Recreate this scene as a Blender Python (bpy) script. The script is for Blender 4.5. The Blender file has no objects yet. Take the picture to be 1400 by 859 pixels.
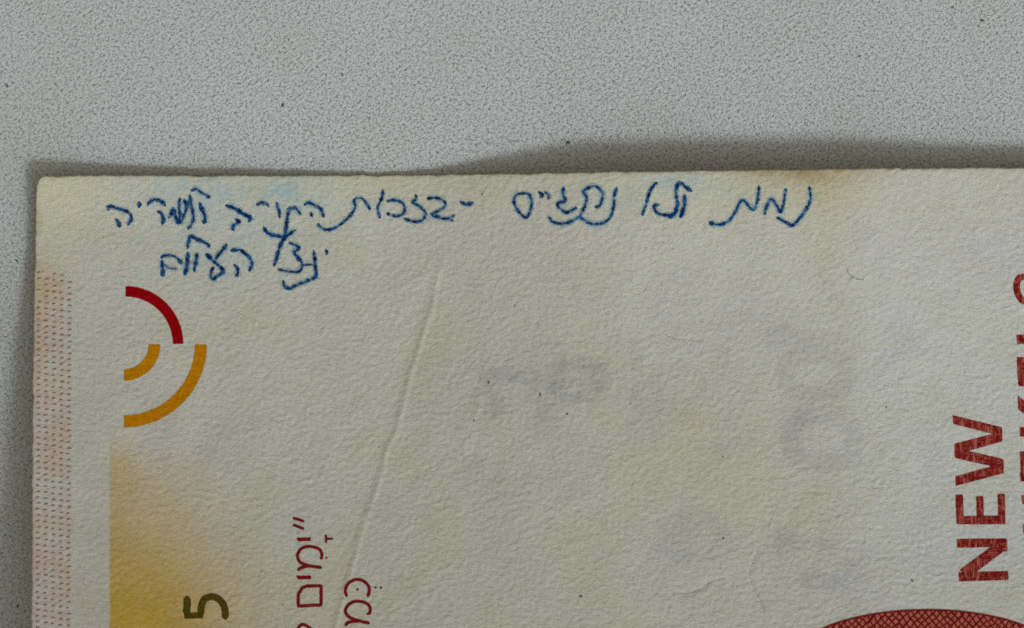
import bpy, math, random
import numpy as np

# ------------------------------------------------------------------ basics
S = 3.5e-5            # metres per tracing unit (0.035 mm); the visible field is 1400 x 859 units
H = 0.15              # camera height above the tabletop
CX, CY = 700.0, 429.5
sc = bpy.context.scene
C = sc.collection
rng = np.random.default_rng(7)
random.seed(7)

# ------------------------------------------------------------------ camera
cam = bpy.data.cameras.new('camera')
co = bpy.data.objects.new('camera', cam); C.objects.link(co)
co.location = (0, 0, H)
cam.sensor_width = 36.0
cam.lens = 36.0 * H / (1400 * S)
cam.clip_start = 0.005; cam.clip_end = 20
sc.camera = co

# ------------------------------------------------------------------ world and lamps
w = bpy.data.worlds.new('World'); sc.world = w; w.use_nodes = True
bg = w.node_tree.nodes['Background']
bg.inputs[0].default_value = (1.0, 0.93, 0.72, 1); bg.inputs[1].default_value = 0.31

def lamp(name, kind, loc, target, energy, color, **kw):
    l = bpy.data.lights.new(name, kind); l.energy = energy; l.color = color
    for k, v in kw.items(): setattr(l, k, v)
    o = bpy.data.objects.new(name, l); C.objects.link(o)
    o.location = loc
    from mathutils import Vector
    d = Vector(target) - Vector(loc)
    o.rotation_euler = d.to_track_quat('-Z', 'Y').to_euler()
    return o
AIM = ((760 - CX) * S, (CY + 350) * S, 0)
def from_dir(az, el, dist, aim=AIM):
    a, e = math.radians(az), math.radians(el)
    return (aim[0] + dist * math.cos(e) * math.cos(a), aim[1] + dist * math.cos(e) * math.sin(a), dist * math.sin(e))
AIM2 = ((690 - CX) * S, (CY + 1200) * S, 0); LE = 9.3; LA = 15; AE = 1.35
# soft window-like key from the lower right
lamp('window_lamp', 'AREA', from_dir(-52, 40, 0.62), AIM, AE, (0.84, 0.94, 1.0), shape='DISK', size=0.72)
# added spot aimed beyond the top edge so brightness fades towards the bottom
lamp('falloff_spot', 'SPOT', from_dir(-52, 46, 0.27, AIM2), AIM2, LE, (0.86, 0.95, 1.0),
     spot_size=math.radians(LA), spot_blend=1.0, shadow_soft_size=0.068)

sc.view_settings.view_transform = 'Standard'
sc.view_settings.look = 'None'
sc.view_settings.exposure = 0.08
sc.view_settings.gamma = 1.0
sc.render.engine = 'CYCLES'
sc.cycles.use_denoising = False
sc.cycles.filter_width = 1.6
sc.cycles.max_bounces = 5
sc.cycles.transparent_max_bounces = 16

# ------------------------------------------------------------------ noise fields (periodic, 2 units per sample)
N = 1024
fy = np.fft.fftfreq(N)[:, None]; fx = np.fft.fftfreq(N)[None, :]
def field(lam, bw=0.5, seed=0, aniso=0.0, ang=0.0):
    """band-passed noise, wavelength lam in units, unit variance"""
    r = np.random.default_rng(seed)
    g = np.fft.fft2(r.standard_normal((N, N)))
    c, s = math.cos(ang), math.sin(ang)
    u = fx * c + fy * s; v = -fx * s + fy * c
    f = np.hypot(u * (1 + aniso), v) + 1e-9
    f0 = 2.0 / lam
    flt = np.exp(-(np.log(f / f0) ** 2) / (2 * bw ** 2))
    flt[0, 0] = 0
    z = np.fft.ifft2(g * flt).real
    return z / z.std()
def lowpass(lam, seed):
    r = np.random.default_rng(seed)
    g = np.fft.fft2(r.standard_normal((N, N)))
    f = np.hypot(fx, fy); z = np.fft.ifft2(g * np.exp(-(f * lam / 2) ** 2)).real
    return z / z.std()
def samp(F, x, y):
    x = np.asarray(x, float) / 2; y = np.asarray(y, float) / 2
    i = np.floor(x).astype(int); j = np.floor(y).astype(int)
    a = x - i; b = y - j
    i0 = i % N; i1 = (i + 1) % N; j0 = j % N; j1 = (j + 1) % N
    return (F[j0, i0] * (1 - a) * (1 - b) + F[j0, i1] * a * (1 - b) + F[j1, i0] * (1 - a) * b + F[j1, i1] * a * b)
def sstep(a, b, x):
    t = np.clip((np.asarray(x, float) - a) / (b - a), 0, 1); return t * t * (3 - 2 * t)

F_fib = field(8.5, 0.34, 11, 0.25, math.radians(50))
F_fib2 = field(17, 0.4, 12, 0.3, math.radians(30))
F_mid = field(46, 0.4, 13)
F_big = field(150, 0.45, 14)
F_grime = lowpass(110, 21)
F_grime2 = lowpass(45, 22)
F_fine = field(6, 0.5, 23)
F_blot = lowpass(16, 24)

def seg_dist(x, y, pts):
    """signed distance (positive to the right of the downward path) and arc position of a polyline"""
    best = np.full(x.shape, 1e9); sg = np.zeros(x.shape); arc = np.zeros(x.shape); L = 0.0
    for (x0, y0), (x1, y1) in zip(pts[:-1], pts[1:]):
        dx, dy = x1 - x0, y1 - y0; l = math.hypot(dx, dy)
        t = np.clip(((x - x0) * dx + (y - y0) * dy) / l ** 2, 0, 1)
        qx = x - (x0 + t * dx); qy = y - (y0 + t * dy); d = np.hypot(qx, qy)
        s = np.sign(-(dx * qy - dy * qx))
        m = d < best
        best = np.where(m, d, best); sg = np.where(m, s, sg); arc = np.where(m, L + t * l, arc)
        L += l
    return best * sg, arc, L

CREASE = [(628, 290), (612, 345), (598, 385), (590, 425), (581, 450), (573, 480), (563, 508), (556, 540),
          (549, 562), (543, 590), (531, 612), (524, 640), (513, 678), (503, 702), (495, 728), (486, 762), (478, 790),
          (471, 815), (464, 840), (458, 862), (440, 940), (430, 1000)]
WRINKLES = [([(918, 812), (940, 812), (958, 806), (972, 796), (992, 790)], 0.9, 4.5, -1),
            ([(1038, 752), (1030, 768), (1024, 784), (1031, 804), (1042, 826), (1046, 840)], 1.0, 3.2, -1),
            ([(905, 455), (925, 464), (962, 467)], 0.7, 3.5, -1),
            ([(652, 532), (656, 550), (648, 576)], 0.6, 3.0, 1),
            ([(1218, 262), (1228, 300), (1241, 330)], 0.45, 5.0, 1),
            ([(1275, 250), (1290, 285), (1302, 318)], 0.4, 5.0, -1),
            ([(60, 262), (88, 244)], 0.8, 5.0, 1),
            ([(60, 275), (120, 262)], 0.4, 6.0, 1),
            ([(1020, 655), (1062, 652), (1100, 640), (1132, 618)], 0.4, 5.0, -1),
            ([(548, 395), (572, 380), (590, 372)], 0.4, 4.0, 1)]

# ------------------------------------------------------------------ relief of the note, in tracing units above the table
def height(x, y):
    x = np.asarray(x, float); y = np.asarray(y, float)
    h = 5.0 + (30 + 14 * sstep(300, 620, y)) * np.exp(-np.maximum(x - 45, 0) / 170) * (1 - 0.35 * sstep(200, 330, y) * (1 - sstep(330, 520, y)))
    topl = 6 * (1 - sstep(340, 600, x))
    topr = 57 * sstep(500, 880, x) * (1 - 0.30 * sstep(1120, 1420, x)) * (1 - 0.6 * sstep(1420, 1850, x))
    h += (topl * np.exp(-np.maximum(y - 240, 0) / 150) + topr * np.exp(-(np.maximum(y - 230, 0) / 400.0) ** 1.6))
    h += 150 * (sstep(300, 1500, y) - 0.9 * sstep(1900, 4200, y))   # bow added to tilt the lower sheet off the light and darken it
    d, a, L = seg_dist(x, y, CREASE)
    amp = (0.55 + 0.45 * np.sin(a / 37.0) * np.sin(a / 11.3 + 1)) * sstep(0, 90, a)
    ridge = np.where(d < 0, np.exp(-(d / 5.5) ** 2), np.exp(-(d / 2.4) ** 2))
    h += 1.8 * np.clip(0.70 + 0.5 * amp, 0.62, 1.25) * ridge * sstep(15, 150, a)
    h += -1.2 * np.exp(-(d / 40.0) ** 2) * sstep(0, 150, a)
    for pts, am, wd, sgn in WRINKLES:
        m = (x > min(p[0] for p in pts) - 30) & (x < max(p[0] for p in pts) + 30) & (y > min(p[1] for p in pts) - 30) & (y < max(p[1] for p in pts) + 30)
        if m.any():
            dd, aa, LL = seg_dist(x[m], y[m], pts)
            h[m] += sgn * am * np.exp(-(dd / wd) ** 2) * np.sin(np.clip(aa / LL, 0, 1) * math.pi) ** 0.5
    h += 0.24 * samp(F_fib, x, y) + 0.08 * samp(F_fib2, x, y) + 0.12 * samp(F_mid, x, y) + 0.35 * samp(F_big, x, y)
    return h

def world(x, y, z):
    """point over tracing position (x, y) at height z units"""
    x = np.asarray(x, float); y = np.asarray(y, float); z = np.asarray(z, float) * S
    k = (H - z) / H
    return np.stack([(x - CX) * S * k, (CY - y) * S * k, z], -1)

# ------------------------------------------------------------------ materials
def new_mat(name, rough=0.75, spec=0.25):
    m = bpy.data.materials.new(name); m.use_nodes = True
    nt = m.node_tree; b = nt.nodes['Principled BSDF']
    b.inputs['Roughness'].default_value = rough
    b.inputs['Specular IOR Level'].default_value = spec * 0.45
    return m, nt, b
def node(nt, t, **kw):
    n = nt.nodes.new(t)
    for k, v in kw.items(): setattr(n, k, v)
    return n
def coords(nt, scale):
    tc = node(nt, 'ShaderNodeTexCoord'); mp = node(nt, 'ShaderNodeMapping')
    mp.inputs['Scale'].default_value = scale if isinstance(scale, tuple) else (scale,) * 3
    nt.links.new(tc.outputs['Object'], mp.inputs[0]); return mp.outputs[0]
def noise(nt, vec, scale=1, detail=3, rough=0.55, dist=0.0):
    n = node(nt, 'ShaderNodeTexNoise'); nt.links.new(vec, n.inputs['Vector'])
    n.inputs['Scale'].default_value = scale; n.inputs['Detail'].default_value = detail
    n.inputs['Roughness'].default_value = rough; n.inputs['Distortion'].default_value = dist
    return n.outputs['Fac']
def ramp(nt, fac, stops, interp='LINEAR'):
    r = node(nt, 'ShaderNodeValToRGB'); nt.links.new(fac, r.inputs[0]); e = r.color_ramp.elements
    r.color_ramp.interpolation = interp
    while len(e) < len(stops): e.new(0.5)
    for el, (p, c) in zip(e, stops):
        el.position = p; el.color = (c, c, c, 1) if not isinstance(c, tuple) else (*c, 1)
    return r.outputs[0]
def mixc(nt, a, b, fac=1.0, mode='MULTIPLY'):
    n = node(nt, 'ShaderNodeMix', data_type='RGBA', blend_type=mode)
    for sock, v in ((n.inputs[0], fac), (n.inputs[6], a), (n.inputs[7], b)):
        if isinstance(v, (int, float)): sock.default_value = v
        elif isinstance(v, tuple): sock.default_value = (*v, 1)
        else: nt.links.new(v, sock)
    return n.outputs[2]
def math_n(nt, op, a, b=None, c=None, clamp=False):
    n = node(nt, 'ShaderNodeMath', operation=op, use_clamp=clamp)
    for i, v in enumerate((a, b, c)):
        if v is None: continue
        if isinstance(v, (int, float)): n.inputs[i].default_value = v
        else: nt.links.new(v, n.inputs[i])
    return n.outputs[0]
U = 1.0 / S   # scale that turns object coordinates into tracing units

def paper_bump(nt, bsdf, k=1.0):
    """fine fibre relief shared by the paper and everything printed on it"""
    v = coords(nt, (U * 0.115, U * 0.115, U * 0.115))
    rot = v.node; rot.inputs['Rotation'].default_value = (0, 0, math.radians(-38)); rot.inputs['Scale'].default_value = (U * 0.105, U * 0.16, U * 0.1)
    a = noise(nt, v, 1.0, 2.5, 0.6, 0.3)
    v2 = coords(nt, U * 0.34)
    b = noise(nt, v2, 1.0, 1.5, 0.5)
    s = math_n(nt, 'MULTIPLY_ADD', b, 0.35, a)
    bp = node(nt, 'ShaderNodeBump'); bp.inputs['Strength'].default_value = 1.0
    bp.inputs['Distance'].default_value = 2.0 * k * S
    nt.links.new(s, bp.inputs['Height']); nt.links.new(bp.outputs[0], bsdf.inputs['Normal'])

# paper
M_paper, nt, b = new_mat('note_paper', 0.72, 0.22)
at = node(nt, 'ShaderNodeAttribute', attribute_name='pigment')
sp = ramp(nt, noise(nt, coords(nt, U * 0.22), 1, 3, 0.6), [(0.30, 0.90), (0.5, 1.0), (0.72, 1.05)])
blo = ramp(nt, noise(nt, coords(nt, U * 0.075), 1, 3, 0.6), [(0.32, (0.975, 0.985, 1.02)), (0.68, (1.02, 1.01, 0.965))])
nt.links.new(mixc(nt, mixc(nt, at.outputs['Color'], sp), blo), b.inputs['Base Color'])
paper_bump(nt, b)

def ink_mat(name, stops, soft=1.0, rough=0.6, patch=None, streak=None, opacity=1.0, spec=0.05, k=1.0, ragged=0.5):
    """printed or written ink: an opaque film that frays at its own border and follows the paper grain"""
    m, nt, b = new_mat(name, rough, spec)
    v = coords(nt, U * 0.16)
    n = noise(nt, v, 1, 3, 0.6)
    col = ramp(nt, n, stops)
    if streak:
        v3 = coords(nt, (U * 0.30, U * 0.045, U * 0.1)); v3.node.inputs['Rotation'].default_value = (0, 0, math.radians(14))
        st = ramp(nt, noise(nt, v3, 1, 2, 0.6, 0.8), [(0.0, 0.0), (0.53, 0.0), (0.63, 1.0)])
        v4 = coords(nt, (U * 0.10, U * 0.42, U * 0.1)); st2 = ramp(nt, noise(nt, v4, 1, 2, 0.6, 1.5), [(0.0, 0.0), (0.54, 0.0), (0.62, 0.7)])
        col = mixc(nt, col, streak, math_n(nt, 'MULTIPLY', math_n(nt, 'MAXIMUM', st, st2), 0.8), 'MIX')
    nt.links.new(col, b.inputs['Base Color'])
    paper_bump(nt, b, k)
    ed = node(nt, 'ShaderNodeAttribute', attribute_name='inset')
    nf = noise(nt, coords(nt, U * 0.42), 1, 2, 0.6)
    d = math_n(nt, 'MULTIPLY_ADD', math_n(nt, 'SUBTRACT', nf, 0.5), ragged * 3, ed.outputs['Fac'])
    mr = node(nt, 'ShaderNodeMapRange', interpolation_type='SMOOTHSTEP'); nt.links.new(d, mr.inputs[0])
    mr.inputs[1].default_value = 0.0; mr.inputs[2].default_value = soft
    al = math_n(nt, 'MULTIPLY', mr.outputs[0], opacity)
    if patch:
        pf = ramp(nt, noise(nt, coords(nt, U * 0.21), 1, 2, 0.65), [(patch[0], patch[2]), (patch[1], 1.0)])
        al = math_n(nt, 'MULTIPLY', al, pf)
    nt.links.new(al, b.inputs['Alpha'])
    return m

M_pen = ink_mat('ballpoint_ink', [(0.34, (0.001, 0.004, 0.055)), (0.50, (0.003, 0.032, 0.145)), (0.64, (0.010, 0.125, 0.31))], 2.5, 0.6, (0.34, 0.50, 0.38), opacity=1.0, ragged=1.0)
M_halo = ink_mat('chroma_halo', [(0.3, (0.25, 0.41, 0.50)), (0.7, (0.38, 0.53, 0.57))], 4.0, 0.7, (0.3, 0.6, 0.5), opacity=0.75)  # compression colour fringe, drawn as a cyan film
M_red = ink_mat('crimson_ink', [(0.3, (0.25, 0.0005, 0.003)), (0.7, (0.31, 0.001, 0.005))], 1.1, k=0.8, patch=(0.15, 0.40, 0.88), ragged=0.35)
M_orange = ink_mat('amber_ink', [(0.3, (0.43, 0.160, 0.002)), (0.7, (0.53, 0.210, 0.003))], 1.1, k=0.8, patch=(0.15, 0.40, 0.88), ragged=0.35)
M_text = ink_mat('dark_red_ink', [(0.3, (0.150, 0.006, 0.010)), (0.7, (0.24, 0.014, 0.018))], 1.1, ragged=0.35)
M_letter = ink_mat('engraved_red_ink', [(0.3, (0.140, 0.004, 0.004)), (0.7, (0.22, 0.010, 0.009))], 1.0, streak=(0.42, 0.13, 0.10), ragged=0.35)
M_olive = ink_mat('olive_ink', [(0.3, (0.060, 0.038, 0.005)), (0.7, (0.105, 0.080, 0.010))], 1.6, ragged=0.6)
M_dot = ink_mat('brown_dot_ink', [(0.3, (0.25, 0.135, 0.105)), (0.7, (0.36, 0.22, 0.17))], 1.3, patch=(0.3, 0.52, 0.45), opacity=0.85, ragged=0.4)
M_speck = ink_mat('dirt', [(0.3, (0.07, 0.06, 0.05)), (0.7, (0.14, 0.12, 0.10))], 1.6, opacity=0.80, ragged=0.5)
M_faint = ink_mat('faint_dirt_shade', [(0.3, (0.22, 0.19, 0.14)), (0.7, (0.28, 0.25, 0.19))], 1.6, opacity=0.24, ragged=0.9)  # faint dirt, also used for the painted shade along creases

# woven lattice of the big numeral
M_weave, nt, b = new_mat('lattice_print', 0.6, 0.1)
tc = node(nt, 'ShaderNodeTexCoord'); sx = node(nt, 'ShaderNodeSeparateXYZ'); nt.links.new(tc.outputs['Object'], sx.inputs[0])
wob = noise(nt, coords(nt, U * 0.05), 1, 2, 0.5)
def lines(ax, ay, per, ph):
    s = math_n(nt, 'ADD', math_n(nt, 'MULTIPLY', sx.outputs[0], ax * U * 2 * math.pi / per), math_n(nt, 'MULTIPLY', sx.outputs[1], ay * U * 2 * math.pi / per))
    s = math_n(nt, 'ADD', s, math_n(nt, 'MULTIPLY', wob, 7.0 + ph))
    return math_n(nt, 'SINE', s)
l1 = lines(0.78, 0.62, 7.2, 0); l2 = lines(-0.68, 0.72, 7.2, 2.0)
mx = math_n(nt, 'MAXIMUM', l1, l2)
mr = node(nt, 'ShaderNodeMapRange', interpolation_type='SMOOTHSTEP'); nt.links.new(mx, mr.inputs[0])
mr.inputs[1].default_value = 0.25; mr.inputs[2].default_value = 0.85
nn = noise(nt, coords(nt, U * 0.2), 1, 2, 0.6)
base = ramp(nt, nn, [(0.3, (0.33, 0.075, 0.05)), (0.7, (0.46, 0.13, 0.09))])
nt.links.new(mixc(nt, base, (0.13, 0.006, 0.006), mr.outputs[0], 'MIX'), b.inputs['Base Color'])
paper_bump(nt, b, 0.8)

# tabletop
M_table, nt, b = new_mat('speckled_tabletop', 0.55, 0.3)
v = coords(nt, U * 0.19); v.node.inputs['Rotation'].default_value = (0, 0, math.radians(-40)); v.node.inputs['Scale'].default_value = (U * 0.23, U * 0.25, U * 0.2)
va = coords(nt, U * 0.37); va.node.inputs['Rotation'].default_value = (0, 0, 0.9)
g1 = math_n(nt, 'MULTIPLY_ADD', noise(nt, va, 1, 2, 0.6), 0.45, math_n(nt, 'MULTIPLY', noise(nt, v, 1, 3, 0.6, 0.0), 0.55))
g2 = noise(nt, coords(nt, U * 0.42), 1, 1.5, 0.5)
dark = ramp(nt, g1, [(0.33, 0.36), (0.405, 0.72), (0.465, 0.96), (0.54, 1.04), (0.64, 1.15)])
dark2 = ramp(nt, g2, [(0.27, 0.50), (0.36, 1.0)])
big = ramp(nt, noise(nt, coords(nt, U * 0.006), 1, 3, 0.55), [(0.35, (0.490, 0.500, 0.505)), (0.65, (0.515, 0.532, 0.548))])
col = mixc(nt, mixc(nt, big, dark), dark2)
nt.links.new(col, b.inputs['Base Color'])
hgt = math_n(nt, 'MULTIPLY_ADD', g2, 0.25, ramp(nt, g1, [(0.32, 0.0), (0.5, 0.75), (0.72, 1.0)]))
bp = node(nt, 'ShaderNodeBump'); bp.inputs['Strength'].default_value = 1.0; bp.inputs['Distance'].default_value = 1.5 * S
nt.links.new(hgt, bp.inputs['Height']); nt.links.new(bp.outputs[0], b.inputs['Normal'])

# ------------------------------------------------------------------ mesh helpers
def mesh_obj(name, verts, faces, mat, parent=None, attrs=None, colors=None, smooth=True):
    me = bpy.data.meshes.new(name)
    verts = np.asarray(verts, np.float32); faces = np.asarray(faces, np.int32); n = faces.shape[1]
    me.vertices.add(len(verts)); me.vertices.foreach_set('co', verts.ravel())
    me.loops.add(faces.size); me.loops.foreach_set('vertex_index', faces.ravel())
    me.polygons.add(len(faces)); me.polygons.foreach_set('loop_start', np.arange(0, faces.size, n, dtype=np.int32))
    if smooth: me.polygons.foreach_set('use_smooth', np.ones(len(faces), bool))
    for k, a in (attrs or {}).items():
        at = me.attributes.new(k, 'FLOAT', 'POINT'); at.data.foreach_set('value', np.asarray(a, np.float32))
    for k, a in (colors or {}).items():
        a4 = np.concatenate([a, np.ones((len(a), 1))], 1).astype(np.float32)
        at = me.attributes.new(k, 'FLOAT_COLOR', 'POINT'); at.data.foreach_set('color', a4.ravel())
    me.update(); me.validate()
    me.materials.append(mat)
    o = bpy.data.objects.new(name, me); C.objects.link(o)
    if parent is not None: o.parent = parent
    return o
def grid_faces(nr, nc, off=0, flip=False):
    i = np.arange(nr - 1)[:, None] * nc + np.arange(nc - 1)[None, :] + off
    q = np.stack([i, i + nc, i + nc + 1, i + 1], -1).reshape(-1, 4)
    return q[:, ::-1] if flip else q

# ------------------------------------------------------------------ tabletop
tv = []
xs = np.linspace(-0.30, 0.30, 61); ys = np.linspace(0.25, -0.30, 56)
X, Y = np.meshgrid(xs, ys)
top = np.stack([X, Y, np.zeros_like(X)], -1).reshape(-1, 3)
table = mesh_obj('tabletop', top, grid_faces(56, 61), M_table)
# give the slab its thickness
sol = table.modifiers.new('slab', 'SOLIDIFY'); sol.thickness = 0.018; sol.offset = -1
table['kind'] = 'structure'
table['label'] = 'pale grey finely speckled tabletop under the banknote'

# ------------------------------------------------------------------ banknote
note = bpy.data.objects.new('banknote', None); C.objects.link(note)
note['label'] = 'worn cream banknote with a blue handwritten Hebrew note along its top edge'
note['category'] = 'banknote'
note.empty_display_size = 0.01

s_in = np.arange(45, 1421, 2.0); s = np.concatenate([s_in, np.linspace(1425, 2075, 60)])
t_in = np.arange(240, 881, 2.0); t = np.concatenate([t_in, np.linspace(886, 4300, 110)])
SS, TT = np.meshgrid(s, t)
def top_edge(x):
    return np.interp(x, [40, 200, 390, 520, 670, 800, 920, 1000, 1140, 1400, 2100], [240.6, 240.4, 240.4, 240.2, 238.4, 236.0, 234.0, 232.9, 231.2, 229.4, 225]) \
        + 0.22 * samp(F_fib2, x * 1.3, 100 + 0 * x) + 0.35 * samp(F_mid, x, 40 + 0 * x)
def left_edge(y):
    return np.interp(y, [235, 260, 300, 390, 500, 600, 860, 4300], [50.5, 50.2, 49.2, 47.0, 45.4, 44.4, 43.2, 25]) \
        + 0.22 * samp(F_fib2, 200 + 0 * y, y * 1.3) + 0.35 * samp(F_mid, 300 + 0 * y, y)
a = (63 - SS) / 18; bb = (258 - TT) / 18
m = (a > 0) & (bb > 0)
ax = np.where(m, a * np.sqrt(np.clip(1 - bb ** 2 / 2, 0, 1)), a); by = np.where(m, bb * np.sqrt(np.clip(1 - a ** 2 / 2, 0, 1)), bb)
X0 = 63 - ax * 18; Y0 = 258 - by * 18
PX = X0 + (left_edge(TT) - 45) * np.exp(-(X0 - 45) / 28)
PY = Y0 + (top_edge(SS) - 240) * np.exp(-(Y0 - 240) / 60)
PX = np.where(SS > 1425, SS, PX)
px, py = PX.ravel(), PY.ravel()
pz = height(px, py)
# soft rounding of the worn rim
edge_d = np.minimum(px - left_edge(py), py - top_edge(px))
pz -= 0.8 * np.exp(-np.maximum(edge_d, 0) / 2.0)

# pigment of the paper: off-white stock, handling grime, print tints and some painted brightness
col = np.ones((len(px), 3)) * np.array([0.518, 0.501, 0.450])
g = samp(F_grime, px, py); g2 = samp(F_grime2, px, py); bl = samp(F_blot, px, py)
def mul(mask, c):
    global col
    col *= 1 + mask[:, None] * (np.array(c) - 1)
def G(cx, cy, rx, ry, p=2):
    return np.exp(-(np.abs((px - cx) / rx) ** p + np.abs((py - cy) / ry) ** p))
mul(sstep(-0.5, 1.6, g), (0.975, 0.97, 0.93)); mul(sstep(0.3, 1.8, -g), (0.97, 0.965, 1.01)); mul(sstep(0.2, 1.8, g2), (0.975, 0.97, 0.955))
cool = sstep(1080, 1260, px) * sstep(300, 480, py); mul(cool, (1.03, 1.05, 1.12)); mul(sstep(1130, 1260, px) * (1 - sstep(300, 480, py)), (1.0, 1.0, 1.06))  # cooler stock on the right; the brighter light there is painted in too
mul((1 - sstep(60, 230, px)) * sstep(380, 470, py), (0.97, 0.985, 1.04))
mul(sstep(500, 240, 0 * px) * 0 + (1 - sstep(245, 330, py)) * 0.7, (1.02, 1.01, 0.93))
mul(G(75, 270, 45, 60), (1.04, 1.03, 0.88))
mul(sstep(3.5, 0.5, edge_d * 1.0) if False else np.exp(-np.maximum(edge_d, 0) / 2.5) * 0.5, (0.88, 0.82, 0.70))
mul(G(62, 392, 26, 34) * (0.55 + 0.2 * bl), (0.98, 0.80, 0.60)); mul(G(54, 465, 10, 70) * 0.6, (1.0, 0.86, 0.68)); mul(G(53, 306, 5, 16) * 0.7, (0.9, 0.75, 0.6))
mul(G(1100, 236, 80, 15) * (0.85 + 0.15 * bl), (0.72, 0.57, 0.38)); mul(G(1120, 262, 60, 26) * 0.5, (0.95, 0.86, 0.70))
mul(G(1040, 232, 40, 6) * 0.4, (0.88, 0.8, 0.68)); mul(G(1145, 305, 40, 60) * 0.25, (0.97, 0.9, 0.76))
for cx, cy, rx, ry, k in ((260, 262, 70, 26, .8), (405, 262, 48, 22, 1.), (330, 300, 100, 50, .35), (925, 250, 36, 16, .9), (985, 262, 30, 18, .3), (290, 350, 90, 40, .35), (820, 275, 60, 26, .35)):
    mul(G(cx, cy, rx, ry) * k * (0.8 + 0.35 * bl), (0.78, 0.95, 1.10))  # cyan compression smear around the pen strokes, put into the paper colour
# pink tint of the edge strip
strip = (1 - sstep(93.0, 99.0, px + (py - 500) * -0.004)) * sstep(350, 420, py)
mul(strip * (0.75 + 0.15 * g2 + 0.15 * bl), (1.04, 0.885, 0.84))
mul((1 - sstep(140, 152, px)) * sstep(97, 112, px) * sstep(760, 850, py), (1.0, 0.95, 0.955))
# yellow band that grows downwards from the emblem
xb = 150.5 - (py - 600) * 0.004
vert = sstep(585, 845, py + 26 * (px - 150) / 200 * -1)
hor = sstep(xb - 1.2, xb + 1.2, px) * (1 - sstep(200, 400, px + 0.10 * (859 - py) - 3 * bl - 5 * samp(F_fine, px, py)))
yel = vert * hor * (1 + 0.02 * bl + 0.05 * samp(F_fine, px, py)); yel = np.clip(yel, 0, 1.1)
mul(yel, (0.98, 0.68, 0.16))
tan = sstep(590, 650, py) * hor * (1 - yel) * sstep(0, 1, hor); mul(np.clip(tan, 0, 1) * 0.75, (1.01, 0.89, 0.74))
mul(sstep(bb.ravel()[0] * 0 + 575, 640, py) * sstep(xb - 1, xb + 1, px) * (1 - sstep(156, 200, px)) * (1 - yel), (1.0, 0.88, 0.66))
mul(G(350, 830, 120, 60) * 0.7, (1.0, 0.94, 0.84))
# ghost of the digits printed on the other side
def ring(cx, cy, rx, ry, ix, iy):
    q = (np.abs((px - cx) / rx) ** 2.4 + np.abs((py - cy) / ry) ** 2.4) ** (1 / 2.4); qi = (np.abs((px - cx) / ix) ** 2.2 + np.abs((py - cy) / iy) ** 2.2) ** (1 / 2.2)
    return (1 - sstep(0.90, 1.06, q)) * sstep(0.85, 1.2, qi)
def bar(x0, x1, y0, y1):
    return sstep(x0 - 3, x0 + 3, px) * (1 - sstep(x1 - 3, x1 + 3, px)) * sstep(y0 - 3, y0 + 3, py) * (1 - sstep(y1 - 3, y1 + 3, py))
gm = ring(1116, 512, 58, 40, 32, 15) + ring(1124, 600, 58, 48, 30, 20) + bar(1048, 1172, 450, 474) * (0.9 - 0.6 * sstep(1085, 1150, px)) + bar(1060, 1082, 440, 452) * 0.6
gm = np.clip(gm, 0, 1) * np.clip(0.85 + 0.13 * bl + 0.12 * samp(F_fib2, px, py), 0.1, 1.3) * (1 - 0.35 * sstep(1120, 1180, px)); mul(gm * 0.54, (0.78, 0.77, 0.83))
gh = bar(1062, 1090, 722, 762) * 0.6 + bar(1100, 1150, 735, 752) * 0.6 + bar(1095, 1165, 782, 806) * 0.7 + ring(790, 520, 44, 34, 18, 12) * 0.7 + bar(655, 740, 505, 525) * 0.6 + bar(672, 690, 525, 575) * 0.6 + bar(862, 880, 480, 560) * 0.4 + ring(925, 530, 44, 38, 22, 18) * 0.35 + ring(950, 735, 50, 40, 24, 18) * 0.4 + G(705, 522, 46, 22, 4) * 0.3 + G(665, 548, 16, 20) * 0.6 + G(790, 520, 36, 26) * 0.7 + G(905, 525, 50, 30) * 0.3 + G(735, 555, 20, 20) * 0.5 \
     + G(1075, 742, 26, 9, 4) * 0.7 + G(1120, 795, 26, 9, 4) * 0.8 + G(1170, 768, 20, 22) * 0.7 + G(920, 735, 60, 50) * 0.35 + G(760, 370, 34, 26) * 0.4 + G(945, 360, 30, 22) * .25
mul(np.clip(gh, 0, 1) * np.clip(0.7 + 0.25 * bl, 0, 1.2) * 1.1, (0.84, 0.84, 0.90))
mul(G(750, 535, 130, 70) * 0.5 + G(880, 540, 80, 90) * 0.35 + G(1090, 500, 90, 130) * 0.35 + G(1120, 770, 90, 60) * 0.5, (0.93, 0.93, 0.945))
mul(G(720, 480, 330, 190) * 0.5, (0.96, 0.96, 0.95))  # broad middle of the sheet set slightly darker
mul(G(950, 610, 110, 75) * (0.8 + 0.2 * bl), (0.945, 0.935, 0.875))
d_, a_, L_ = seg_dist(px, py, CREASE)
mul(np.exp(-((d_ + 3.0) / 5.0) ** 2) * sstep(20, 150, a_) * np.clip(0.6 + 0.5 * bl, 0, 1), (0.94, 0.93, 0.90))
mul(G(1010, 690, 90, 60) * 0.6 + G(930, 590, 110, 70) * 0.5, (0.97, 0.965, 0.90))
col = np.clip(col, 0.02, 0.8)

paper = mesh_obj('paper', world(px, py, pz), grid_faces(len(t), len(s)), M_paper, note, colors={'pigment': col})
so = paper.modifiers.new('thickness', 'SOLIDIFY'); so.thickness = 2.4 * S; so.offset = -1

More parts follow.
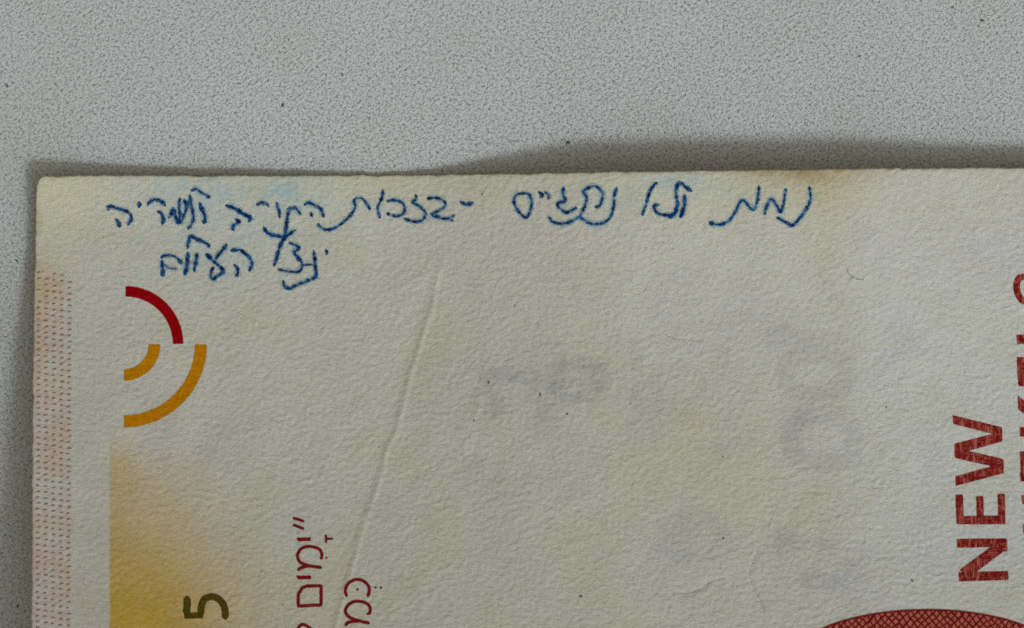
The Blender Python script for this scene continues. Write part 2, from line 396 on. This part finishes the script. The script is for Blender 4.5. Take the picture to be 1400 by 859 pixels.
# ------------------------------------------------------------------ ink that lies on the paper
GROW = 0.0
def inset_pts(x, y, extra):
    return world(x, y, height(x, y) + 0.30 + extra)
def smooth_path(pts, step=1.5, closed=False):
    p = np.array(pts, float)
    if len(p) == 2: P = p
    else:
        q = np.vstack([2 * p[0] - p[1], p, 2 * p[-1] - p[-2]]); out = []
        for i in range(1, len(q) - 2):
            for u in np.linspace(0, 1, 9)[:-1]:
                out.append(0.5 * (2 * q[i] + (q[i + 1] - q[i - 1]) * u + (2 * q[i - 1] - 5 * q[i] + 4 * q[i + 1] - q[i + 2]) * u ** 2
                                  + (-q[i - 1] + 3 * q[i] - 3 * q[i + 1] + q[i + 2]) * u ** 3))
        out.append(q[-2]); P = np.array(out)
    d = np.r_[0, np.cumsum(np.hypot(*np.diff(P, axis=0).T))]
    n = max(3, int(d[-1] / step) + 1); u = np.linspace(0, d[-1], n)
    return np.stack([np.interp(u, d, P[:, 0]), np.interp(u, d, P[:, 1])], 1)
def ribbon(pts, wd, lay, taper=True, curve=True, wobble=0.0, step=1.5):
    """verts, faces, inset values of one stroke"""
    if curve: P = smooth_path(pts, step)
    else:
        out = []
        for p0, p1 in zip(pts[:-1], pts[1:]):
            n = max(2, int(math.dist(p0, p1) / step) + 1)
            out += [np.linspace(p0, p1, n)[:-1 if p1 != pts[-1] else None]]
        P = np.vstack(out)
    T = np.gradient(P, axis=0); T /= np.hypot(T[:, 0], T[:, 1])[:, None] + 1e-9
    Nn = np.stack([-T[:, 1], T[:, 0]], 1)
    n = len(P); L = np.r_[0, np.cumsum(np.hypot(*np.diff(P, axis=0).T))]
    hw = np.full(n, (wd + (GROW if lay < 20 else 0)) / 2.0)
    if wobble: hw *= 1 + wobble * samp(F_fib2, P[:, 0] * 1.7 + lay * 31, P[:, 1] * 1.7)
    ins = hw.copy()
    if taper:
        e = np.minimum(L, L[-1] - L); k = np.sqrt(np.clip((e + 0.4) / (wd / 2), 0, 1)); hw = hw * np.maximum(k, 0.25)
        ins = hw
    else:
        e = np.minimum(L, L[-1] - L); ins = np.minimum(ins, e + 0.35)
    na = max(5, int(wd / 1.7) | 1); offs = np.linspace(-1, 1, na)
    px_ = P[:, 0][:, None] + Nn[:, 0][:, None] * hw[:, None] * offs
    py_ = P[:, 1][:, None] + Nn[:, 1][:, None] * hw[:, None] * offs
    d = np.minimum(hw[:, None] * (1 - np.abs(offs)), ins[:, None]) + (0 if taper else 0)
    ex = lay * 0.05 + np.arange(n)[:, None] * 0.0006 + 0 * px_
    v = inset_pts(px_.ravel(), py_.ravel(), ex.ravel())
    return v, grid_faces(n, na), d.ravel()
def quad(c, lay, step=1.7):
    c = np.array(c, float)
    n1 = max(3, int(max(math.dist(c[0], c[1]), math.dist(c[3], c[2])) / step) + 1); n2 = max(3, int(max(math.dist(c[1], c[2]), math.dist(c[0], c[3])) / step) + 1)
    u, v = np.meshgrid(np.linspace(0, 1, n1), np.linspace(0, 1, n2)); u = u[..., None]; v = v[..., None]
    P = (c[0] * (1 - u) * (1 - v) + c[1] * u * (1 - v) + c[2] * u * v + c[3] * (1 - u) * v).reshape(-1, 2)
    d = np.full(len(P), 1e9)
    for i in range(4):
        p0, p1 = c[i], c[(i + 1) % 4]; e = p1 - p0; l = np.hypot(*e)
        d = np.minimum(d, np.abs((P[:, 0] - p0[0]) * e[1] - (P[:, 1] - p0[1]) * e[0]) / l)
    return inset_pts(P[:, 0], P[:, 1], lay * 0.05), grid_faces(n2, n1), d
def build(name, pieces, mat, parent=note, label=None):
    V, Fc, D, off = [], [], [], 0
    for v, f, d in pieces:
        V.append(v); Fc.append(f + off); D.append(d); off += len(v)
    F4 = np.vstack(Fc)
    Vv = np.vstack(V)
    # make all faces look up
    a_, b_, c_ = Vv[F4[:, 0]], Vv[F4[:, 1]], Vv[F4[:, 2]]
    nz = np.cross(b_ - a_, c_ - a_)[:, 2]
    F4 = np.where((nz < 0)[:, None], F4[:, ::-1], F4)
    o = mesh_obj(name, Vv, F4, mat, parent, attrs={'inset': np.concatenate(D)})
    if label: o['label'] = label
    return o
def tr(pts, ox, oy, k): return [(ox + x / k, oy + y / k) for x, y in pts]

# ---- emblem of three arcs
def arc(cx, cy, r0, r1, a0, a1):
    aa = np.linspace(math.radians(a0), math.radians(a1), 60)
    r = (r0 + r1) / 2
    return [(cx + r * math.cos(q), cy + r * math.sin(q)) for q in aa]
build('emblem_arc', [ribbon(arc(171.4, 470.6, 64.8, 79.4, -90, 0), 15.4, 1, False)], M_red, label='dark red quarter arc')
build('emblem_arc', [ribbon(arc(169.4, 471.0, 33.8, 50.0, 90, 0), 17, 1, False)], M_orange, label='small amber quarter arc')
build('emblem_arc', [ribbon(arc(169.4, 471.0, 97.0, 113.6, 90, 0), 17.4, 1, False)], M_orange, label='large amber quarter arc')

# ---- dotted strip along the left edge
pc = []
for r in range(-1, 64):
    for c in range(5):
        x = 53 + c * 10.45 + (0.6 if r % 2 else -0.6) + random.uniform(-.5, .5); y = 372 + r * 8.1 - c * 2.6 + (4 if c % 2 else 0) + random.uniform(-.4, .4)
        x -= (y - 500) * 0.004
        if y < 362 or x < left_edge(y) + 3 or y > 870: continue
        if random.random() > (y - 355) / 50: continue
        pc.append(ribbon([(x - 2.9, y + 1.0), (x, y - .4), (x + 2.7, y + .3)], 3.3, 1, True, step=1.4))
ds = build('dot_pattern', pc, M_dot); ds['kind'] = 'stuff'

GROW = 1.1
# ---- digit 5 lying on its side
T5 = lambda p: tr(p, 230, 790, 12.445)
build('printed_digit', [ribbon(T5([(318, 310), (322, 450), (312, 600), (318, 640)]), 10.2, 1, True),
                        ribbon(T5([(270, 645), (420, 645), (600, 640)]), 8.6, 2, False),
                        ribbon(T5([(560, 655), (560, 520), (600, 390), (680, 335), (760, 325), (860, 365), (940, 460), (970, 580), (968, 715)]), 9.8, 3, True)], M_olive, label='olive figure five lying on its side')

# ---- printed Hebrew verse running down the note
Z7 = lambda p: tr(p, 360, 690, 5.085)
build('quotation_mark', [ribbon(Z7([(205, 92), (285, 118)]), 3.8, 1, False), ribbon(Z7([(205, 140), (285, 170)]), 3.8, 2, False)], M_text)
build('printed_letter', [ribbon(Z7([(238, 243), (332, 241)]), 5.0, 1, False), ribbon(Z7([(236, 228), (242, 250)]), 3.0, 2, True)], M_text, label='dark red Hebrew letter yod')
build('vowel_point', [ribbon(Z7([(436, 208), (436, 268)]), 3.2, 1, False), ribbon(Z7([(436, 238), (486, 238)]), 2.8, 2, False)], M_text)
build('printed_letter', [ribbon(Z7([(400, 384), (407, 345), (385, 308), (320, 291), (265, 306), (240, 345), (243, 382), (268, 408), (330, 428), (408, 438)]), 4.3, 1),
                         ribbon(Z7([(238, 460), (262, 440), (325, 426)]), 4.3, 2)], M_text, label='dark red Hebrew letter mem')
build('vowel_point', [ribbon(Z7([(431, 371), (446, 371)]), 3.4, 1)], M_text)
build('printed_letter', [ribbon(Z7([(238, 508), (334, 507)]), 5.0, 1, False), ribbon(Z7([(236, 492), (242, 515)]), 3.0, 2, True)], M_text, label='second dark red Hebrew letter yod')
build('printed_letter', [ribbon(Z7([(402, 706), (402, 566), (310, 566), (272, 578), (244, 622), (242, 706)]), 4.4, 1, True, False),
                         ribbon(Z7([(234, 706), (408, 698)]), 4.4, 2, False)], M_text, label='dark red Hebrew final mem')
build('printed_letter', [ribbon([(407.5, 868), (407.5, 860), (411, 855), (415, 854), (421, 857), (428, 862), (436, 870)], 4.2, 1)], M_text, label='dark red Hebrew letter cut by the frame')
build('printed_letter', [ribbon(Z7([(580, 644), (572, 590), (598, 542), (650, 521), (700, 534), (736, 580), (727, 644)]), 4.4, 1)], M_text, label='dark red Hebrew letter kaf')
build('vowel_point', [ribbon(Z7([(645, 590), (664, 590)]), 3.6, 1)], M_text)
build('vowel_point', [ribbon(Z7([(771, 578), (789, 577)]), 3.4, 1), ribbon(Z7([(809, 578), (828, 577)]), 3.4, 1)], M_text)
build('printed_letter', [ribbon(Z7([(735, 768), (744, 722), (716, 686), (650, 672), (600, 690), (572, 730), (578, 762), (610, 790), (680, 812), (742, 826)]), 4.3, 1),
                         ribbon(Z7([(570, 845), (592, 820), (665, 808)]), 4.3, 2)], M_text, label='second dark red Hebrew letter mem')
build('vowel_point', [ribbon([(501, 839), (504, 840)], 3.4, 1)], M_text)

GROW = 0.0
# ---- NEW SHEKELS, letters turned on their side
Z8 = lambda p: tr(p, 1100, 560, 2.873)
LW = 'dark red capital letter %s with fine engraved lines'
build('printed_letter', [quad(Z8([(580, 20), (777, 69), (779, 108), (583, 58)]), 1), quad(Z8([(777, 84), (779, 126), (589, 180), (587, 134)]), 2),
                         quad(Z8([(587, 148), (783, 194), (785, 236), (589, 192)]), 3), quad(Z8([(784, 208), (785, 251), (593, 302), (591, 262)]), 4)], M_letter, label=LW % 'W')
build('printed_letter', [quad(Z8([(594, 418), (790, 415), (791, 452), (596, 453)]), 1), quad(Z8([(592, 334), (624, 333), (627, 432), (594, 432)]), 2),
                         quad(Z8([(673, 340), (704, 338), (706, 432), (675, 432)]), 3), quad(Z8([(757, 331), (789, 330), (790, 432), (760, 432)]), 4)], M_letter, label=LW % 'E')
build('printed_letter', [quad(Z8([(597, 507), (796, 505), (797, 541), (598, 545)]), 1), quad(Z8([(603, 638), (801, 633), (803, 671), (606, 677)]), 2),
                         quad(Z8([(730, 530), (797, 508), (799, 556), (788, 562)]), 3), quad(Z8([(740, 532), (797, 548), (655, 655), (604, 632)]), 4)], M_letter, label=LW % 'N')
LS = 'dark red capital letter %s cut by the frame'
build('printed_letter', [ribbon([(1404, 379), (1394, 380), (1390, 390), (1392, 403), (1400, 412), (1409, 408), (1413, 395), (1420, 383), (1432, 381), (1442, 390), (1442, 406), (1433, 415)], 10, 1, True)], M_letter, label=LS % 'S')
build('printed_letter', [quad([(1389, 457.5), (1452, 456), (1453, 470), (1390, 471)], 1), quad([(1441, 432), (1452, 432), (1452, 458), (1441, 458)], 2)], M_letter, label=LS % 'L')
build('printed_letter', [quad([(1391, 516), (1455, 514), (1456, 528), (1392, 529)], 1), quad([(1389.5, 488), (1401, 488), (1402, 518), (1391, 518)], 2), quad([(1417, 490), (1428, 490), (1429, 518), (1418, 518)], 3), quad([(1443, 487), (1454, 487), (1455, 518), (1444, 518)], 4)], M_letter, label=LS % 'E')
build('printed_letter', [quad([(1393.5, 584), (1456, 582), (1457, 596), (1394, 598)], 1), quad([(1391, 540), (1430, 570), (1428, 588), (1391.5, 560)], 2), quad([(1455, 538), (1455, 554), (1425, 582), (1418, 572)], 3)], M_letter, label=LS % 'K')
build('printed_letter', [quad([(1394, 646), (1458, 644), (1458, 657), (1395, 659)], 1), quad([(1394, 617), (1405, 617), (1406, 648), (1395, 648)], 2), quad([(1421, 618), (1432, 618), (1433, 648), (1422, 648)], 3), quad([(1447, 616), (1458, 616), (1458, 646), (1448, 646)], 4)], M_letter, label='second ' + LS % 'E')
build('printed_letter', [quad([(1396, 677), (1458, 675), (1459, 689), (1397, 690)], 1), quad([(1398, 717), (1460, 715), (1460, 729), (1398.5, 730)], 2), quad([(1420, 688), (1432, 688), (1433, 718), (1421, 718)], 3)], M_letter, label=LS % 'H')

# ---- big lattice numeral that enters at the bottom
EX, EY, EA, EB = 1267.5, 919.0, 200.0, 85.0
rr = np.linspace(0, 1, 100); th = np.linspace(0, 2 * math.pi, 420)
R_, Th = np.meshgrid(rr, th)
ex, ey = (EX + EA * R_ * np.cos(Th)).ravel(), (EY + EB * R_ * np.sin(Th)).ravel()
v = inset_pts(ex, ey, 0.12)
disc = build('numeral_zero', [(v, grid_faces(len(th), len(rr)), ((1 - R_) * EB).ravel())], M_weave, label='large dark red lattice-printed zero')
el = [(EX + EA * math.cos(q), EY + EB * math.sin(q)) for q in np.linspace(0, 2 * math.pi, 120)]
build('outline', [ribbon(el, 3.2, 9, False)], M_text, disc)

# ---- handwriting
A = lambda p: tr(p, 140, 245, 8.75)
B = lambda p: tr(p, 300, 250, 5.369)
Cc = lambda p: tr(p, 205, 310, 9.333)
D_ = lambda p: tr(p, 440, 250, 5.833)
E_ = lambda p: tr(p, 680, 230, 5.725)
F_ = lambda p: tr(p, 900, 230, 5.725)
HAND = [
 # first line, from the left
 [(A([(40, 335), (120, 332), (210, 362), (290, 385), (340, 430), (345, 480), (320, 530), (295, 562)]), 4.0), (A([(45, 350), (90, 372)]), 3.5), (A([(150, 470), (190, 520), (215, 585)]), 4.6)],
 [(A([(430, 270), (442, 305), (437, 350)]), 6.6)],
 [(A([(540, 328), (562, 282), (612, 250), (680, 258), (730, 290), (757, 328)]), 4.4), (A([(650, 385), (702, 408), (728, 470), (722, 550)]), 4.8), (A([(700, 515), (745, 535)]), 4.5)],
 [(A([(790, 480), (828, 410), (850, 350), (872, 430), (900, 525), (930, 430), (918, 330), (930, 220)]), 4.0), (A([(880, 470), (935, 520), (975, 430), (1005, 340), (975, 235)]), 3.8)],
 [(A([(1050, 185), (1040, 270), (995, 350)]), 3.6), (A([(1052, 195), (1062, 300), (1080, 380), (1088, 480), (1055, 555), (1018, 612)]), 3.7), (A([(1050, 145), (1120, 122), (1190, 165), (1295, 228)]), 3.6), (A([(1160, 278), (1200, 380), (1228, 450), (1215, 545)]), 5.0)],
 [(B([(42, 165), (110, 188), (170, 225), (232, 262)]), 5.2), (B([(215, 235), (232, 262), (208, 292)]), 4.2), (B([(112, 262), (142, 288), (98, 320), (106, 358)]), 4.0)],
 [(B([(268, 167), (310, 148), (348, 157), (362, 180)]), 3.8), (B([(322, 322), (345, 360), (390, 385), (465, 396), (510, 400)]), 4.0)],
 [(B([(420, 138), (430, 190), (452, 240)]), 3.6), (B([(432, 200), (446, 268)]), 2.2)],
 [(B([(517, 172), (500, 250), (490, 330), (475, 400), (440, 480), (420, 560), (398, 618)]), 4.4), (B([(515, 196), (560, 188), (600, 240)]), 3.4), (B([(462, 425), (520, 372), (566, 345)]), 4.2), (B([(455, 400), (500, 405)]), 7.0)],
 [(B([(618, 165), (660, 150), (712, 172), (750, 204), (765, 262)]), 3.6), (B([(668, 212), (682, 254)]), 3.4)],
 [([(433.6, 305), (438.5, 311), (447.5, 314.6), (462.3, 309.4), (477.7, 296.3), (485.4, 284.3), (484.2, 276.5), (485.4, 271)], 3.4), (D_([(262, 128), (310, 124), (350, 155), (390, 222)]), 3.2)],
 [(D_([(490, 50), (480, 120), (446, 200), (466, 290)]), 3.2)],
 [(D_([(512, 150), (570, 140), (640, 160), (662, 210), (640, 255), (580, 265), (512, 243)]), 3.3)],
 [(D_([(745, 92), (755, 130), (722, 158), (780, 188), (826, 240), (812, 290), (760, 312), (700, 302), (652, 284)]), 3.5)],
 [(D_([(832, 130), (900, 122), (960, 138), (988, 180), (940, 220), (878, 252), (912, 276), (1000, 288), (1066, 258)]), 3.4), (D_([(900, 262), (950, 270)]), 3.6), (D_([(1010, 294), (1055, 306)]), 2.4)],
 [(D_([(1098, 148), (1152, 172), (1212, 158)]), 4.6)],
 [(E_([(170, 202), (212, 198), (255, 216), (268, 290), (250, 350), (226, 390), (185, 362), (145, 310), (130, 258), (145, 215), (185, 197)]), 3.4)],
 [(E_([(318, 183), (350, 212), (333, 240)]), 3.8), (E_([(368, 182), (400, 212), (406, 256)]), 3.2)],
 [(E_([(522, 145), (514, 205), (532, 258), (478, 275), (480, 308), (540, 347), (590, 326), (630, 310)]), 3.8)],
 [(E_([(400, 373), (432, 422), (500, 437), (560, 426), (640, 380), (680, 310), (698, 235), (674, 188), (708, 157), (770, 144), (822, 190), (820, 250), (797, 300), (758, 306)]), 3.5)],
 [(E_([(938, 145), (915, 220), (910, 300), (885, 380), (830, 430), (740, 438), (690, 412), (642, 384)]), 3.7)],
 [(E_([(1255, 108), (1200, 170), (1165, 280), (1130, 378)]), 3.5)],
 [(E_([(1275, 285), (1228, 296), (1240, 340), (1290, 366), (1374, 366), (1400, 350)]), 3.6), (F_([(88, 395), (132, 345), (152, 280), (140, 200), (150, 132), (170, 116), (220, 152), (268, 186)]), 4.4), (F_([(75, 388), (120, 370), (152, 300)]), 4.2), (F_([(206, 200), (206, 280), (188, 350), (172, 395)]), 5.0)],
 [(F_([(395, 430), (440, 440), (500, 440), (560, 407), (605, 340), (640, 272), (672, 256), (740, 328), (776, 260), (790, 135)]), 3.7), (F_([(395, 425), (445, 440)]), 5.0)],
 [(F_([(828, 362), (855, 290), (885, 240), (920, 280), (960, 342), (982, 270), (1000, 165)]), 3.8), (F_([(990, 160), (1005, 185)]), 5.4), (F_([(822, 350), (850, 368)]), 4.0)],
 [(F_([(1182, 140), (1192, 240), (1165, 310), (1110, 390), (1050, 447), (1000, 426), (922, 382)]), 3.7)],
 # second line, from the left
 [(Cc([(150, 420), (160, 520), (168, 645)]), 5.0), (Cc([(140, 410), (170, 376), (250, 370), (330, 390), (390, 450), (402, 496)]), 3.4), (Cc([(185, 485), (250, 532), (365, 530)]), 2.8)],
 [(Cc([(482, 292), (490, 210), (520, 130), (590, 157), (680, 195), (740, 230), (768, 275)]), 4.4), (Cc([(487, 315), (480, 430), (465, 540), (438, 625)]), 5.0)],
 [(Cc([(602, 325), (590, 430), (572, 520), (565, 585)]), 4.6)],
 [(Cc([(708, 342), (770, 400), (830, 460), (890, 510), (940, 572), (900, 608), (850, 640), (812, 676), (778, 640), (790, 570), (812, 508)]), 3.8), (Cc([(712, 345), (800, 430)]), 4.6), (Cc([(988, 215), (925, 305), (870, 370), (832, 435)]), 4.4)],
 [(Cc([(1018, 312), (1090, 300), (1160, 302), (1220, 350), (1280, 410), (1300, 480), (1260, 582)]), 4.0), (Cc([(1068, 480), (1112, 530), (1122, 590), (1088, 645)]), 4.0)],
 [(B([(505, 440), (545, 452), (586, 480), (545, 512), (590, 556), (606, 592), (604, 630), (572, 655), (500, 650), (425, 636)]), 3.7), (B([(560, 545), (600, 575)]), 4.4)],
 [(B([(690, 492), (700, 560), (706, 640), (705, 690), (640, 722), (560, 755), (520, 777), (478, 760), (465, 712)]), 3.9), (B([(615, 606), (690, 600)]), 2.0)],
 [(B([(785, 488), (791, 536)]), 4.8)],
]
HL = ['handwritten blue letter he', 'handwritten blue yod, a heavy dot', None]
k = 0
for i, strokes in enumerate(HAND):
    pcs = []
    hal = []
    for pts, wd in strokes:
        k += 1
        rel = len(pcs) + 1 + (i % 5) * 3
        pcs.append(ribbon(pts, wd + 2.3, rel + 2, True, True, 0.14, 1.2))
        hal.append(ribbon(pts, wd + 7.5, 0.3 + 0.2 * len(hal) + (i % 5) * 0.3, True, True, 0.1, 2.2))
    nm = 'handwritten_dash' if i == 15 else 'handwritten_mark' if i == 17 else 'handwritten_letter'
    lt = build(nm, pcs, M_pen)
    build('chroma_fringe', hal, M_halo, lt)  # added colour fringe around the strokes of each letter

# ---- specks, fibres and painted crease shade on the note
def speck(x, y, r, parent=note, mat=M_speck, flat=False):
    n = 8; q = np.linspace(0, 2 * math.pi, n, endpoint=False)
    j = np.array([random.uniform(.75, 1.3) for _ in range(n)]); f = random.uniform(1, 1.7); an = random.uniform(0, 3.1)
    dx, dy = r * j * np.cos(q) * f, r * j * np.sin(q)
    xx = np.r_[x, x + dx * math.cos(an) - dy * math.sin(an)]; yy = np.r_[y, y + dx * math.sin(an) + dy * math.cos(an)]
    if flat: V = world(xx, yy, np.r_[0.9, np.full(n, 0.25)])
    else: V = inset_pts(xx, yy, np.r_[0.3, np.zeros(n)])
    F3 = np.array([(0, 1 + (i + 1) % n, 1 + i) for i in range(n)])
    a_, b_, c_ = V[F3[:, 0]], V[F3[:, 1]], V[F3[:, 2]]
    if np.cross(b_ - a_, c_ - a_)[:, 2].mean() < 0: F3 = F3[:, ::-1]
    return mesh_obj('dirt_speck', V, F3, mat, parent, attrs={'inset': np.r_[r, np.zeros(n)]})
for x, y, r in ((668, 523, 2.5), (738, 539, 2.6), (775, 566, 3.0), (704, 418, 2.2), (794, 815, 2.6), (1247, 794, 2.6), (1212, 557, 2.2), (989, 736, 2.2), (648, 575, 1.8),
                (659, 266, 1.8), (862, 552, 1.7), (988, 624, 1.7), (518, 612, 1.4), (387, 827, 1.8), (1098, 478, 1.5), (300, 250, 1.6), (1143, 408, 1.6)):
    speck(x, y, r * 0.88)
build('hair_fibre', [ribbon([(1158, 368), (1162, 376), (1170, 381), (1181, 383)], 2.0, 1)], M_speck, label='short dark hair stuck to the paper')
build('hair_fibre', [ribbon([(764, 443), (768, 450), (770, 459)], 1.5, 1)], M_faint)
build('crease_shade', [ribbon([(918, 812), (940, 812), (958, 806), (972, 796), (990, 791)], 3.4, 1)], M_faint)  # these dark strips paint shade along the modelled dents
build('crease_shade', [ribbon([(1038, 752), (1030, 768), (1024, 784), (1031, 804), (1042, 826), (1046, 840)], 2.6, 1)], M_faint)
build('crease_shade', [ribbon([(905, 455), (925, 464), (962, 467)], 2.6, 1)], M_faint)

# ---- specks and scratches of the tabletop
for x, y, r in ((386.5, 143.5, 3.2), (468, 102, 2.6), (777, 195, 3.4), (772, 191, 2.2), (421, 175, 2.4), (541, 121, 2.4), (56, 4, 2.4), (18, 130, 2.4), (10, 118, 3.0), (7, 118, 2.0), (321, 130, 2.2),
                (23, 357, 2.6), (24, 829, 2.6), (22, 640, 2.2), (9, 575, 2.0), (1175, 77, 2.6), (1343, 28, 3.2), (1302, 10, 2.6), (1338, 36, 2.0), (1100, 165, 2.0), (968, 246 - 60, 1.8),
                (497, 119, 2.2), (640, 60, 1.8), (866, 92, 2.0), (33, 700, 2.0), (12, 470, 2.2)):
    speck(x, y, r * 0.85, table, M_speck if r > 2.5 else M_faint, True)
def scratch(pts, wd):
    P = smooth_path(pts, 6); T = np.gradient(P, axis=0); T /= np.hypot(T[:, 0], T[:, 1])[:, None]; Nn = np.stack([-T[:, 1], T[:, 0]], 1)
    q = np.array([-1, 0, 1.0]); hw = wd / 2
    x = P[:, :1] + Nn[:, :1] * hw * q; y = P[:, 1:] + Nn[:, 1:] * hw * q
    V = world(x.ravel(), y.ravel(), np.tile([0.12, 0.35, 0.12], len(P)))
    F4 = grid_faces(len(P), 3); a_, b_, c_ = V[F4[:, 0]], V[F4[:, 1]], V[F4[:, 2]]
    if np.cross(b_ - a_, c_ - a_)[:, 2].mean() < 0: F4 = F4[:, ::-1]
    return mesh_obj('scratch', V, F4, M_faint, table, attrs={'inset': np.tile([0, hw, 0], len(P))})
scratch([(1052, 66), (1070, 50), (1094, 32)], 2.8)
scratch([(1058, 64), (1064, 72), (1068, 80)], 2.4)
scratch([(420, 168), (424, 178), (428, 186)], 3.0)
